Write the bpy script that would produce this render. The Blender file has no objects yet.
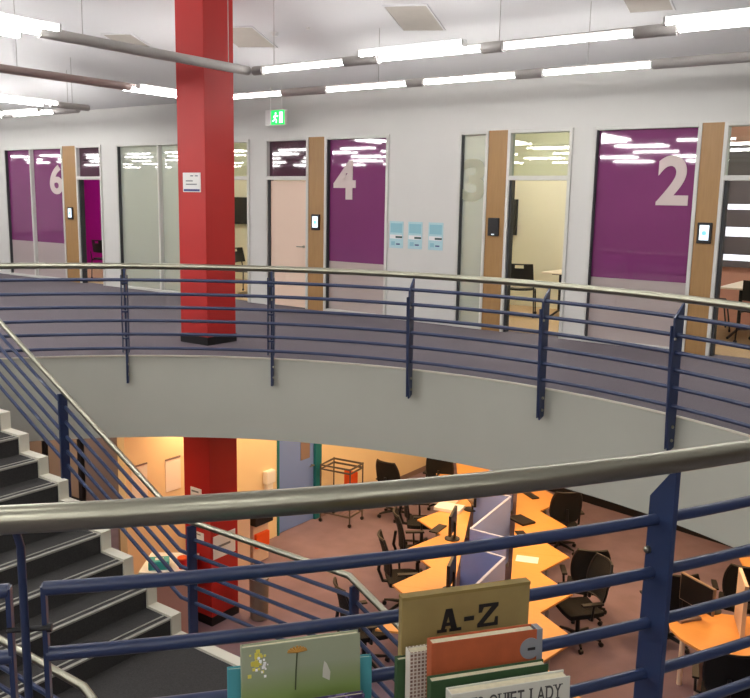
import bpy, math, random
from mathutils import Matrix, Vector
random.seed(7)
sc = bpy.context.scene
col = sc.collection
PI = math.pi
# world axes: X runs along the glass room front (to the right), Y runs into the rooms, Z up, upper floor at z = 0
TX, TY = 0.8097, -0.5868
YAW = math.atan2(0.5868, 0.8097)
def S(x, y):                      # site survey coordinates (metres from the standing point) -> world plan
    y -= 13.22
    return (x*TX + y*TY, x*-TY + y*TX)
LOW = -3.7                        # lower floor
SOF = -0.95                       # underside of the gallery
CEIL = 3.45

# ------------------------------------------------------------------ materials
def lin(c):
    c = c/255.0
    return c/12.92 if c <= 0.04045 else ((c+0.055)/1.055)**2.4
def rgb(r, g, b): return (lin(r), lin(g), lin(b), 1.0)
def mat(name, c, rough=0.6, metal=0.0, var=0.0, scale=8.0, bump=0.0, bscale=200.0, coat=0.0, emit=None, estr=0.0, spec=0.5):
    m = bpy.data.materials.new(name); m.use_nodes = True
    nt = m.node_tree; b = nt.nodes['Principled BSDF']
    b.inputs['Base Color'].default_value = rgb(*c)
    b.inputs['Roughness'].default_value = rough
    b.inputs['Metallic'].default_value = metal
    b.inputs['Coat Weight'].default_value = coat
    b.inputs['Specular IOR Level'].default_value = spec
    tc = nt.nodes.new('ShaderNodeTexCoord')
    if var > 0:
        n = nt.nodes.new('ShaderNodeTexNoise'); n.inputs['Scale'].default_value = scale; n.inputs['Detail'].default_value = 6
        nt.links.new(tc.outputs['Object'], n.inputs['Vector'])
        mx = nt.nodes.new('ShaderNodeMix'); mx.data_type = 'RGBA'
        lo = rgb(*[max(0, v*(1-var)) for v in c]); hi = rgb(*[min(255, v*(1+var)) for v in c])
        mx.inputs[6].default_value = lo; mx.inputs[7].default_value = hi
        nt.links.new(n.outputs['Fac'], mx.inputs[0]); nt.links.new(mx.outputs[2], b.inputs['Base Color'])
    if bump > 0:
        n2 = nt.nodes.new('ShaderNodeTexNoise'); n2.inputs['Scale'].default_value = bscale; n2.inputs['Detail'].default_value = 3
        nt.links.new(tc.outputs['Object'], n2.inputs['Vector'])
        bp = nt.nodes.new('ShaderNodeBump'); bp.inputs['Strength'].default_value = bump; bp.inputs['Distance'].default_value = 0.01
        nt.links.new(n2.outputs['Fac'], bp.inputs['Height']); nt.links.new(bp.outputs['Normal'], b.inputs['Normal'])
    if emit:
        b.inputs['Emission Color'].default_value = rgb(*emit); b.inputs['Emission Strength'].default_value = estr
    return m
def wood(name, c1, c2, scale=3.0, rough=0.4, stretch=(1, 1, 12)):
    m = bpy.data.materials.new(name); m.use_nodes = True
    nt = m.node_tree; b = nt.nodes['Principled BSDF']; b.inputs['Roughness'].default_value = rough
    tc = nt.nodes.new('ShaderNodeTexCoord'); mp = nt.nodes.new('ShaderNodeMapping')
    mp.inputs['Scale'].default_value = stretch
    n = nt.nodes.new('ShaderNodeTexNoise'); n.inputs['Scale'].default_value = scale; n.inputs['Detail'].default_value = 8
    n.inputs['Distortion'].default_value = 0.8
    mx = nt.nodes.new('ShaderNodeMix'); mx.data_type = 'RGBA'
    mx.inputs[6].default_value = rgb(*c1); mx.inputs[7].default_value = rgb(*c2)
    nt.links.new(tc.outputs['Object'], mp.inputs['Vector']); nt.links.new(mp.outputs[0], n.inputs['Vector'])
    nt.links.new(n.outputs['Fac'], mx.inputs[0]); nt.links.new(mx.outputs[2], b.inputs['Base Color'])
    return m
def glassmat(name, tint, gloss=0.25, frost=None, frost_amt=0.0):
    m = bpy.data.materials.new(name); m.use_nodes = True
    nt = m.node_tree; nt.nodes.clear()
    out = nt.nodes.new('ShaderNodeOutputMaterial')
    tr = nt.nodes.new('ShaderNodeBsdfTransparent'); tr.inputs[0].default_value = rgb(*tint)
    base = tr.outputs[0]
    if frost:
        tl = nt.nodes.new('ShaderNodeBsdfTranslucent'); tl.inputs[0].default_value = rgb(*frost)
        df = nt.nodes.new('ShaderNodeBsdfDiffuse'); df.inputs[0].default_value = rgb(*frost)
        a = nt.nodes.new('ShaderNodeMixShader'); a.inputs[0].default_value = 0.6
        nt.links.new(tl.outputs[0], a.inputs[1]); nt.links.new(df.outputs[0], a.inputs[2])
        f = nt.nodes.new('ShaderNodeMixShader'); f.inputs[0].default_value = frost_amt
        nt.links.new(base, f.inputs[1]); nt.links.new(a.outputs[0], f.inputs[2]); base = f.outputs[0]
    gl = nt.nodes.new('ShaderNodeBsdfGlossy'); gl.inputs['Roughness'].default_value = 0.015
    fr = nt.nodes.new('ShaderNodeFresnel'); fr.inputs[0].default_value = 1.6
    ad = nt.nodes.new('ShaderNodeMath'); ad.operation = 'ADD'; ad.inputs[1].default_value = gloss
    nt.links.new(fr.outputs[0], ad.inputs[0])
    ge = nt.nodes.new('ShaderNodeNewGeometry'); iv = nt.nodes.new('ShaderNodeMath'); iv.operation = 'SUBTRACT'; iv.inputs[0].default_value = 1.0
    nt.links.new(ge.outputs['Backfacing'], iv.inputs[1])          # the pane reflects once, on its outer face
    ml = nt.nodes.new('ShaderNodeMath'); ml.operation = 'MULTIPLY'; nt.links.new(ad.outputs[0], ml.inputs[0]); nt.links.new(iv.outputs[0], ml.inputs[1])
    mx = nt.nodes.new('ShaderNodeMixShader'); ad = ml
    nt.links.new(ad.outputs[0], mx.inputs[0]); nt.links.new(base, mx.inputs[1]); nt.links.new(gl.outputs[0], mx.inputs[2])
    nt.links.new(mx.outputs[0], out.inputs[0])
    return m
def emis(name, c, s):
    m = bpy.data.materials.new(name); m.use_nodes = True
    b = m.node_tree.nodes['Principled BSDF']; b.inputs['Base Color'].default_value = rgb(*c)
    b.inputs['Emission Color'].default_value = rgb(*c); b.inputs['Emission Strength'].default_value = s
    return m
def gridmat(name, paper, ink, sx, sz):          # small printed marks on paper
    m = mat(name, paper, 0.7); nt = m.node_tree; b = nt.nodes['Principled BSDF']
    tc = nt.nodes.new('ShaderNodeTexCoord'); mp = nt.nodes.new('ShaderNodeMapping'); mp.inputs['Scale'].default_value = (sx, sx, sz)
    v = nt.nodes.new('ShaderNodeTexNoise'); v.inputs['Scale'].default_value = 1.0; v.inputs['Detail'].default_value = 4
    r = nt.nodes.new('ShaderNodeValToRGB'); r.color_ramp.elements[0].position = 0.54; r.color_ramp.elements[1].position = 0.58
    r.color_ramp.elements[0].color = rgb(*paper); r.color_ramp.elements[1].color = rgb(*ink)
    nt.links.new(tc.outputs['Object'], mp.inputs[0]); nt.links.new(mp.outputs[0], v.inputs['Vector'])
    nt.links.new(v.outputs['Fac'], r.inputs[0]); nt.links.new(r.outputs[0], b.inputs['Base Color'])
    return m
M = dict(
 wall=mat('wall_paint', (212, 212, 207), 0.85, var=0.02, scale=1.5),
 fascia=mat('fascia_paint', (188, 190, 178), 0.8, var=0.025, scale=2.0),
 ceil=mat('ceiling_paint', (226, 226, 226), 0.9, var=0.015, scale=1.0),
 cream=mat('cream_paint', (232, 226, 200), 0.85, var=0.02, scale=1.5),
 peach=mat('peach_paint', (236, 216, 176), 0.8, var=0.02, scale=1.5),
 purple_wall=mat('purple_paint', (186, 14, 160), 0.7, var=0.03),
 carpet=mat('grey_carpet', (116, 110, 116), 0.95, var=0.12, scale=60, bump=0.5, bscale=300, spec=0.1),
 lowcarpet=mat('mauve_carpet', (138, 121, 134), 0.95, var=0.10, scale=3, bump=0.5, bscale=300, spec=0.1),
 roomcarpet=mat('tan_carpet', (190, 164, 130), 0.95, var=0.08, scale=40, bump=0.3, spec=0.1),
 stair=mat('charcoal_carpet', (64, 63, 62), 0.9, var=0.25, scale=90, bump=0.5, bscale=300, spec=0.2),
 nosing=mat('nosing_strip', (168, 166, 156), 0.45, metal=0.3),
 stringer=mat('stringer_paint', (226, 222, 205), 0.6),
 red=mat('red_paint', (184, 34, 30), 0.5, var=0.04, scale=2.0),
 black=mat('black_plastic', (17, 17, 19), 0.45),
 softblack=mat('black_mesh', (17, 17, 18), 0.9, bump=0.5, bscale=400),
 steel=mat('brushed_steel', (162, 161, 144), 0.31, metal=1.0, var=0.0, scale=30),
 blue=mat('blue_paint', (40, 54, 88), 0.36, var=0.05, scale=4.0, coat=0.2),
 alu=mat('aluminium_frame', (208, 208, 202), 0.5),
 darkrev=mat('dark_gasket', (50, 52, 54), 0.6),
 timber=wood('timber_panel', (146, 110, 64), (170, 132, 82), 3.0, 0.45, (12, 12, 1)),
 beech=wood('beech_laminate', (232, 162, 86), (242, 176, 98), 3.0, 0.4, (2, 12, 2)),
 film=mat('purple_film', (122, 52, 106), 0.03, coat=1.0, var=0.04, scale=2, spec=0.8),
 clear=glassmat('clear_glass', (240, 246, 242), 0.06),
 frost=glassmat('frosted_glass', (232, 238, 238), 0.05, (222, 228, 222), 0.50),
 lowfrost=glassmat('frosted_grey_glass', (200, 198, 200), 0.05, (216, 206, 204), 0.85),
 filmdark=mat('dark_purple_film', (70, 30, 54), 0.03, coat=1.0, spec=0.8),
 numeral=mat('pale_vinyl', (204, 188, 184), 0.5),
 numeral3=glassmat('translucent_vinyl', (200, 205, 190), 0.0, (222, 224, 206), 0.75),
 door=mat('peach_door', (232, 206, 184), 0.5),
 white=mat('white_plastic', (236, 236, 232), 0.45),
 paper=mat('white_paper', (240, 240, 240), 0.8),
 track=mat('track_grey', (176, 172, 168), 0.5),
 trackb=mat('track_brown', (168, 152, 146), 0.5),
 vent=mat('vent_beige', (190, 184, 174), 0.8, var=0.03),
 lamp=emis('lamp_white', (255, 252, 250), 35.0),
 roomlamp=emis('room_lamp', (255, 250, 240), 95.0),
 warm=emis('lamp_warm', (255, 190, 110), 10.0),
 screen=emis('screen_blue', (120, 190, 235), 0.9),
 screenlit=emis('screen_white', (225, 240, 250), 1.0),
 exitg=emis('exit_green', (20, 190, 80), 1.6),
 exitw=emis('exit_white', (210, 255, 225), 2.0),
 poster=mat('light_blue_print', (176, 212, 218), 0.7, var=0.05, scale=30),
 poster2=mat('mid_blue_print', (142, 192, 204), 0.7),
 darkprint=mat('dark_print', (60, 84, 84), 0.7),
 navy=mat('navy_print', (52, 62, 120), 0.6),
 bluedoor=mat('blue_door', (116, 146, 214), 0.6),
 teal=mat('teal_frame', (16, 110, 122), 0.6),
 brownglass=mat('brown_glass', (168, 146, 128), 0.25),
 greybrown=mat('grey_brown', (136, 118, 112), 0.8),
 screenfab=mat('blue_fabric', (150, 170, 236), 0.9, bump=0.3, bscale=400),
 screenedge=mat('pale_edge', (186, 200, 240), 0.5),
 trolleymetal=mat('dark_metal', (86, 78, 70), 0.5),
 orange=mat('orange_card', (240, 92, 22), 0.6),
 bin=mat('grey_bin', (128, 112, 100), 0.5),
 pink=mat('pinkish_panel', (232, 210, 190), 0.7),
 tealbag=mat('turquoise_plastic', (60, 170, 170), 0.5),
 darkred=mat('bright_red', (206, 26, 30), 0.4),
 glowband=emis('band_glow', (240, 244, 255), 0.9),
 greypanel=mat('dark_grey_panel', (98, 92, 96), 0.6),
 pinkwall=mat('pink_paint', (214, 160, 140), 0.8),
 tabletop=mat('cream_tabletop', (240, 226, 200), 0.4),
 monback=mat('monitor_back', (150, 130, 112), 0.5),
 azboard=mat('olive_board', (142, 124, 76), 0.6, var=0.12, scale=12),
 azink=mat('black_ink', (22, 20, 18), 0.7),
 orangebook=mat('orange_cloth', (164, 80, 42), 0.75, var=0.12, scale=25),
 pages=mat('book_pages', (206, 198, 168), 0.8, var=0.08, scale=90),
 greenbook=mat('dark_green_cloth', (44, 74, 40), 0.7, var=0.1, scale=30),
 whitebook=mat('pale_jacket', (196, 196, 182), 0.55, var=0.03, scale=8),
 greydisc=mat('grey_sticker', (128, 130, 134), 0.5),
 artbook=None, stemink=mat('stem_ink', (70, 80, 50), 0.7), flower=mat('flower_brown', (176, 130, 54), 0.7),
 yellow=mat('yellow_print', (222, 210, 90), 0.6), teal2=mat('teal_book', (72, 150, 160), 0.6),
 spotted=gridmat('spotted_cover', (58, 50, 84), (110, 100, 140), 60, 60),
 mesh_print=mat('patterned_spine', (210, 204, 190), 0.6),
 shelf=mat('shelf_grey', (120, 120, 122), 0.6),
)
m = M['mesh_print']; nt = m.node_tree; tc = nt.nodes.new('ShaderNodeTexCoord'); sp = nt.nodes.new('ShaderNodeSeparateXYZ'); cb = nt.nodes.new('ShaderNodeCombineXYZ'); bk = nt.nodes.new('ShaderNodeTexBrick')
bk.offset = 0.0; bk.inputs['Color1'].default_value = rgb(110, 84, 74); bk.inputs['Color2'].default_value = rgb(150, 128, 110); bk.inputs['Mortar'].default_value = rgb(212, 206, 192)
bk.inputs['Scale'].default_value = 1.0; bk.inputs['Mortar Size'].default_value = .0016; bk.inputs['Brick Width'].default_value = .0085; bk.inputs['Row Height'].default_value = .0085
nt.links.new(tc.outputs['Object'], sp.inputs[0]); nt.links.new(sp.outputs[0], cb.inputs[0]); nt.links.new(sp.outputs[2], cb.inputs[1]); nt.links.new(cb.outputs[0], bk.inputs['Vector']); nt.links.new(bk.outputs['Color'], nt.nodes['Principled BSDF'].inputs['Base Color'])
m = M['artbook'] = mat('green_jacket', (150, 166, 130), 0.5)   # picture cover: grey green sky above a grass green field
nt = m.node_tree; tc = nt.nodes.new('ShaderNodeTexCoord'); sp = nt.nodes.new('ShaderNodeSeparateXYZ'); cr = nt.nodes.new('ShaderNodeValToRGB')
mr = nt.nodes.new('ShaderNodeMapRange'); mr.inputs[1].default_value = 0.0; mr.inputs[2].default_value = 0.26
nt.links.new(tc.outputs['Object'], sp.inputs[0]); nt.links.new(sp.outputs[2], mr.inputs[0]); nt.links.new(mr.outputs[0], cr.inputs[0])
cr.color_ramp.elements[0].position = 0.40; cr.color_ramp.elements[0].color = rgb(122, 144, 76)
cr.color_ramp.elements[1].position = 0.66; cr.color_ramp.elements[1].color = rgb(148, 156, 130)
nt.links.new(cr.outputs[0], nt.nodes['Principled BSDF'].inputs['Base Color'])

# ------------------------------------------------------------------ mesh helpers
MW = {}
def empty(name, loc=(0, 0, 0), rz=0.0, **k):
    o = bpy.data.objects.new(name, None); col.objects.link(o)
    o.empty_display_size = 0.1
    o.location = loc; o.rotation_euler = (0, 0, rz)
    MW[o.name] = Matrix.Translation(Vector(loc)) @ Matrix.Rotation(rz, 4, 'Z')
    return tag(o, **k)
def tag(o, label=None, cat=None, group=None, kind=None):
    if label: o['label'] = label
    if cat: o['category'] = cat
    if group: o['group'] = group
    if kind: o['kind'] = kind
    return o
def struct(o): o['kind'] = 'structure'; return o
class MB:
    def __init__(s): s.v = []; s.f = []
    def add(s, vs, fs, X=None):
        n = len(s.v)
        for p in vs:
            p = Vector(p); s.v.append(X @ p if X else p)
        s.f += [tuple(i+n for i in f) for f in fs]
        return s
    def box(s, x0, x1, y0, y1, z0, z1, X=None):
        return s.add([(x0, y0, z0), (x1, y0, z0), (x1, y1, z0), (x0, y1, z0), (x0, y0, z1), (x1, y0, z1), (x1, y1, z1), (x0, y1, z1)],
                     [(0, 3, 2, 1), (4, 5, 6, 7), (0, 1, 5, 4), (1, 2, 6, 5), (2, 3, 7, 6), (3, 0, 4, 7)], X)
    def prism(s, poly, a, b, X=None):       # poly in local xy, extruded along z
        n = len(poly)
        ar = sum(poly[i][0]*poly[(i+1) % n][1]-poly[(i+1) % n][0]*poly[i][1] for i in range(n))
        if ar < 0: poly = poly[::-1]
        return s.add([(x, y, a) for x, y in poly]+[(x, y, b) for x, y in poly],
                     [tuple(range(n-1, -1, -1)), tuple(range(n, 2*n))]+[(i, (i+1) % n, n+(i+1) % n, n+i) for i in range(n)], X)
    def prism_xz(s, poly, y0, y1, X=None):  # poly in xz, extruded along y
        R = Matrix(((1, 0, 0, 0), (0, 0, -1, 0), (0, 1, 0, 0), (0, 0, 0, 1)))
        return s.prism(poly, -y1, -y0, (X @ R) if X else R)
    def tube(s, pts, r, n=10, cap=True, X=None):
        pts = [Vector(p) for p in pts]; k = len(pts); vs = []; fs = []
        up = None
        for i, p in enumerate(pts):
            d = (pts[min(i+1, k-1)]-pts[max(i-1, 0)]).normalized()
            if up is None:
                up = Vector((0, 0, 1)) if abs(d.z) < 0.9 else Vector((1, 0, 0))
            a = d.cross(up).normalized(); b = a.cross(d).normalized(); up = b
            if 0 < i < k-1:
                c = (pts[i]-pts[i-1]).normalized().dot((pts[i+1]-pts[i]).normalized())
                kk = 1/max(0.6, math.sqrt((1+c)/2))
            else: kk = 1
            rr = r[i] if isinstance(r, (list, tuple)) else r
            for j in range(n):
                t = 2*PI*j/n; vs.append(p+(a*math.cos(t)*kk+b*math.sin(t)*kk)*rr)
        for i in range(k-1):
            for j in range(n):
                fs.append((i*n+j, i*n+(j+1) % n, (i+1)*n+(j+1) % n, (i+1)*n+j))
        if cap: fs += [tuple(range(n-1, -1, -1)), tuple(range((k-1)*n, k*n))]
        return s.add(vs, fs, X)
    def lathe(s, prof, n=20, X=None):
        vs = []; fs = []
        for r, z in prof:
            for j in range(n):
                t = 2*PI*j/n; vs.append((r*math.cos(t), r*math.sin(t), z))
        k = len(prof)
        for i in range(k-1):
            for j in range(n): fs.append((i*n+j, i*n+(j+1) % n, (i+1)*n+(j+1) % n, (i+1)*n+j))
        fs += [tuple(range(n-1, -1, -1)), tuple(range((k-1)*n, k*n))]
        return s.add(vs, fs, X)
    def grid(s, fn, nu, nv, thick=None, X=None):   # surface fn(u,v)->point, with thickness vector offset
        vs = []; fs = []
        for i in range(nu+1):
            for j in range(nv+1): vs.append(Vector(fn(i/nu, j/nv)))
        N = len(vs); off = Vector(thick)
        vs += [p+off for p in vs]
        q = lambda i, j: i*(nv+1)+j
        for i in range(nu):
            for j in range(nv):
                fs.append((q(i, j), q(i+1, j), q(i+1, j+1), q(i, j+1)))
                fs.append((N+q(i, j), N+q(i, j+1), N+q(i+1, j+1), N+q(i+1, j)))
        for i in range(nu):
            fs.append((q(i, 0), N+q(i, 0), N+q(i+1, 0), q(i+1, 0))); fs.append((q(i, nv), q(i+1, nv), N+q(i+1, nv), N+q(i, nv)))
        for j in range(nv):
            fs.append((q(0, j), q(0, j+1), N+q(0, j+1), N+q(0, j))); fs.append((q(nu, j), N+q(nu, j), N+q(nu, j+1), q(nu, j+1)))
        return s.add(vs, fs, X)
    def build(s, name, m, parent=None, smooth=False, bevel=0.0, world=False, origin=None):
        me = bpy.data.meshes.new(name)
        vs = s.v
        o = bpy.data.objects.new(name, me); col.objects.link(o)
        base = Matrix()
        if parent is not None:
            base = MW[parent.name]; o.parent = parent
        if world: inv = base.inverted(); vs = [inv @ v for v in vs]
        mw = base.copy()
        if origin is not None:               # give the mesh its own origin (in the same space as its vertices)
            og = Vector(origin)
            if world and parent is not None: og = base.inverted() @ og
            vs = [v-og for v in vs]; o.location = og; mw = base @ Matrix.Translation(og)
        MW[o.name] = mw
        me.from_pydata([tuple(v) for v in vs], [], s.f); me.update()
        me.materials.append(M[m] if isinstance(m, str) else m)
        if smooth:
            for p in me.polygons: p.use_smooth = True
            me.set_sharp_from_angle(angle=math.radians(40))
        if bevel > 0:
            b = o.modifiers.new('bevel', 'BEVEL'); b.width = bevel; b.segments = 2; b.limit_method = 'ANGLE'; b.angle_limit = math.radians(50)
        return o
def copy_tree(o, parent=None):
    c = o.copy(); col.objects.link(c)
    if parent is not None: c.parent = parent
    for ch in list(o.children): copy_tree(ch, c)
    return c
def textmesh(body, size, depth, off=0.0):
    cu = bpy.data.curves.new('txt', 'FONT'); cu.body = body; cu.size = size; cu.extrude = depth; cu.offset = off
    o = bpy.data.objects.new('txt', cu); col.objects.link(o)
    bpy.context.view_layer.update()
    me = bpy.data.meshes.new_from_object(o.evaluated_get(bpy.context.evaluated_depsgraph_get()))
    mb = MB(); mb.v = [v.co.copy() for v in me.vertices]; mb.f = [tuple(p.vertices) for p in me.polygons]
    bpy.data.objects.remove(o); bpy.data.curves.remove(cu); bpy.data.meshes.remove(me)
    return mb
def fit(mb, x0, x1, z0, z1, y):   # map text in xy to wall plane xz at depth y (facing -y)
    xs = [v.x for v in mb.v]; ys = [v.y for v in mb.v]
    a, b, c, d = min(xs), max(xs), min(ys), max(ys)
    zt = [v.z for v in mb.v]
    mb.v = [Vector((x0+(v.x-a)/(b-a)*(x1-x0), y-v.z, z0+(v.y-c)/(d-c)*(z1-z0))) for v in mb.v]
    return mb

# ------------------------------------------------------------------ the void (two arcs) and slabs
CF = Vector(S(-2.03, 3.87)); RF = 5.69
CN = Vector(S(-2.39, 9.74)); RN = 7.95
def far_angle(a): return math.radians(a)+YAW            # survey angle -> world angle
dv = CN-CF; dd = dv.length; aa = (RF*RF-RN*RN+dd*dd)/(2*dd); hh = math.sqrt(RF*RF-aa*aa)
e = dv/dd; pe = Vector((-e.y, e.x))
K1 = CF+e*aa+pe*hh; K2 = CF+e*aa-pe*hh
def ang(c, p): return math.atan2(p.y-c.y, p.x-c.x)
def arcpts(c, r, a0, a1, n): return [(c.x+r*math.cos(a0+(a1-a0)*i/n), c.y+r*math.sin(a0+(a1-a0)*i/n)) for i in range(n+1)]
# far arc: from K2 (right) counter-clockwise over the back to K1 (left)
fa0, fa1 = ang(CF, K2), ang(CF, K1)
while fa1 < fa0: fa1 += 2*PI
na0, na1 = ang(CN, K1), ang(CN, K2)
while na1 < na0: na1 += 2*PI
outline = arcpts(CF, RF, fa0, fa1, 96)[:-1]+arcpts(CN, RN, na0, na1, 60)[:-1]
XL, XR, YB, YT = -30.0, 17.0, -19.0, 4.2
mid = (CF+CN)/2
def ray_rect(p):
    d = Vector(p)-mid
    t = 1e9
    if d.x > 1e-9: t = min(t, (XR-mid.x)/d.x)
    if d.x < -1e-9: t = min(t, (XL-mid.x)/d.x)
    if d.y > 1e-9: t = min(t, (YT-mid.y)/d.y)
    if d.y < -1e-9: t = min(t, (YB-mid.y)/d.y)
    return (mid.x+d.x*t, mid.y+d.y*t)
# rectangle corners have to be hit too: add outline samples towards them
def ring(z, flip=False):
    mb = MB(); n = len(outline); outer = [ray_rect(p) for p in outline]
    corners = [(XL, YB), (XR, YB), (XR, YT), (XL, YT)]
    for i in range(n):
        j = (i+1) % n
        poly = [outline[i], outer[i]]
        a, b = outer[i], outer[j]
        if abs(a[0]-b[0]) > 1e-6 and abs(a[1]-b[1]) > 1e-6:
            poly.append(min(corners, key=lambda c: abs(c[0]-(a[0] if a[0] in (XL, XR) else b[0]))+abs(c[1]-(a[1] if a[1] in (YB, YT) else b[1]))))
        poly += [outer[j], outline[j]]
        vs = [(x, y, z) for x, y in poly]
        mb.add(vs, [tuple(range(len(vs)))])
    return mb
ring(0.0).build('floor', 'carpet')['kind'] = 'structure'
sf = ring(SOF); sf.f = [f[::-1] for f in sf.f]
struct(sf.build('ceiling_lower', 'ceil'))
mb = MB(); n = len(outline)
vs = []
for x, y in outline: vs += [(x, y, SOF), (x, y, -0.002)]
# fascia with thickness
cen = mid
for x, y in outline:
    d = (Vector((x, y))-cen).normalized()*0.12
    vs += []
fs = [(2*i, 2*((i+1) % n), 2*((i+1) % n)+1, 2*i+1) for i in range(n)]
mb.add(vs, fs)
struct(mb.build('trim_1', 'fascia', smooth=True))
# thin edge trim where carpet meets the fascia
mb = MB()
pp = [(x, y, 0.004) for x, y in outline]; mb.tube(pp+[pp[0]], 0.012, 6, cap=False)
struct(mb.build('trim_2', 'stringer'))
SLOPE = 0.24; CTOP = 5.3; YK = -(CTOP-CEIL)/SLOPE
def ceil_z(y): return min(CTOP, CEIL-SLOPE*y) if y < 0 else CEIL
mb = MB()
for x in ():
    pass
Xc = Matrix(((0, 0, 1, 0), (1, 0, 0, 0), (0, 1, 0, 0), (0, 0, 0, 1)))     # profile in y z, extruded along x
mb.prism([(YT, CEIL), (0, CEIL), (YK, CTOP), (YB, CTOP), (YB, CTOP+.2), (YK, CTOP+.2), (0, CEIL+.2), (YT, CEIL+.2)], XL, XR, Xc)
struct(mb.build('ceiling', 'ceil'))
mb = MB(); mb.box(XL, XR, YB, 9.0, LOW-0.2, LOW); struct(mb.build('floor_lower', 'lowcarpet'))
# perimeter walls
for nm, b in (('wall_left', (XL-.2, XL, YB, 9.0)), ('wall_right', (XR, XR+.2, YB, 9.0)), ('wall_front', (XL, XR, YB-.2, YB))):
    struct(MB().box(*b, LOW, CTOP).build(nm, 'wall' if nm == 'wall_left' else 'greybrown'))

# ------------------------------------------------------------------ upper glazed room front (plane y = 0)
T = 0.14
solid = [(XL, -10.165), (-6.737, -6.267), (-2.70, -2.327), (0.199, 1.408), (3.118, 3.394), (6.60, XR)]
mb = MB()
for a, b in solid: mb.box(a, b, 0, T, 0, 2.77)
mb.box(XL, XR, 0, T, 2.77, CEIL)
struct(mb.build('wall_back', 'wall'))
RD = 3.0
for i, (x, y0) in enumerate(((-6.55, T), (-2.52, T), (0.40, T), (3.25, T))):
    struct(MB().box(x-.05, x+.05, T, RD, 0, CEIL).build('wall_partition', 'cream'))
for a, b, mname in ((-12.0, -6.6, 'purple_wall'), (-6.5, -2.57, 'cream'), (-2.47, 0.35, 'cream'), (0.45, 3.2, 'cream'), (3.3, 8.0, 'pinkwall')):
    struct(MB().box(a, b, RD, RD+.12, 0, CEIL).build('wall_room', mname))
struct(MB().box(-12.1, -12.0, T, RD, 0, CEIL).build('wall_partition', 'purple_wall'))
struct(MB().box(8.0, 8.1, T, RD, 0, CEIL).build('wall_partition', 'cream'))
struct(MB().box(-12, 8, T, RD, 0.0, 0.008).build('floor_room', 'roomcarpet'))

def frame_rect(mb, a, b, z0, z1, w=0.045, y0=-0.03, y1=0.11, sill=True):
    mb.box(a, a+w, y0, y1, z0, z1); mb.box(b-w, b, y0, y1, z0, z1)
    mb.box(a+w, b-w, y0, y1, z1-w, z1)
    if sill: mb.box(a+w, b-w, y0, y1, z0, z0+w)
nwin = [0]
def window(a, b, pane, mull=(), film=None, number=None, nmat='numeral', nx=None):
    nwin[0] += 1
    r = empty('window_%d' % nwin[0], ((a+b)/2, 0, 0)); struct(r)
    f = MB(); frame_rect(f, a, b, 0, 2.77)
    for m_ in mull: f.box(m_-.025, m_+.025, -0.03, 0.11, 0.045, 2.725)
    f.build('window_frame', 'alu', r, world=True, bevel=0.004)
    g = MB(); g.box(a+.045, a+.06, -0.012, 0.1, 0.045, 2.725); g.build('gasket', 'darkrev', r, world=True)
    edges = [a+.045]+[v for m_ in mull for v in (m_-.025, m_+.025)]+[b-.045]
    for i in range(0, len(edges), 2):
        p = MB().box(edges[i], edges[i+1], 0.045, 0.055, film or 0.045, 2.725).build('pane', pane, r, world=True)
        if film:
            MB().box(edges[i], edges[i+1], 0.045, 0.055, 0.045, film).build('lower_pane', 'lowfrost', r, world=True)
    if number:
        x0, x1 = nx; z0, z1 = 1.80, 2.40
        tm = fit(textmesh(number, 1.0, 0.004, 0.03), x0, x1, z0, z1, 0.039)
        tag(tm.build('number_sticker', nmat, r, world=True), 'pale numeral %s on the glass' % number)
    return r
# rooms, left to right
window(-10.165, -8.002, 'film', mull=(-9.154,), film=0.78, number='6', nx=(-8.56, -8.10))
window(-6.267, -4.12, 'frost', mull=(-5.027,))
window(-1.042, 0.199, 'film', film=0.82, number='4', nx=(-0.90, -0.46))
window(1.408, 1.885, 'frost', number='3', nmat='numeral3', nx=(1.46, 1.82))
window(3.394, 4.744, 'film', film=0.86, number='2', nx=(4.235, 4.625))
ndoor = [0]
def door(a, b, leaf=None, tint='clear', swing=-1):
    ndoor[0] += 1
    r = empty('door_%d' % ndoor[0], ((a+b)/2, 0, 0)); struct(r)
    f = MB(); frame_rect(f, a, b, 0, 2.77, sill=False); f.box(a+.045, b-.045, -0.03, 0.11, 2.10, 2.16)
    f.build('door_frame', 'alu', r, world=True, bevel=0.004)
    MB().box(a+.045, a+.08, 0.0, 0.1, 0.0, 2.10).build('gasket', 'darkrev', r, world=True)
    MB().box(a+.045, b-.045, 0.045, 0.055, 2.16, 2.725).build('transom_pane', tint, r, world=True)
    if leaf:
        l = MB().box(a+.085, b-.05, 0.03, 0.07, 0.01, 2.09).build('door_leaf', leaf, r, world=True, bevel=0.003)
        h = MB(); h.lathe([(0.022, 0), (0.022, 0.012), (0.01, 0.014), (0.01, 0.05)], 14, Matrix.Translation((b-.13, 0.03, 1.02)) @ Matrix.Rotation(PI/2, 4, 'X'))
        h.tube([(b-.13, -0.018, 1.02), (b-.25, -0.018, 1.02)], 0.009)
        h.build('handle', 'steel', l, world=True, smooth=True)
    else:  # leaf standing open into the room, hinged on the right-hand side
        l = MB().box(b-.09, b-.05, 0.11, 0.98, 0.01, 2.09).build('door_leaf', 'clear', r, world=True)
        h = MB(); h.tube([(b-.13, 0.85, 0.9), (b-.13, 0.85, 1.2)], 0.012); h.tube([(b-.13, .85, .93), (b-.08, .85, .93)], .008); h.tube([(b-.13, .85, 1.17), (b-.08, .85, 1.17)], .008)
        h.build('handle', 'steel', l, world=True, smooth=True)
    return r
DT = 'film'
door(-7.557, -6.737, tint='filmdark')
door(-3.60, -2.70)
door(-2.327, -1.377, leaf='door', tint='filmdark')
door(2.181, 3.118)
door(4.998, 6.00)
window(6.0, 6.6, 'clear')
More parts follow.
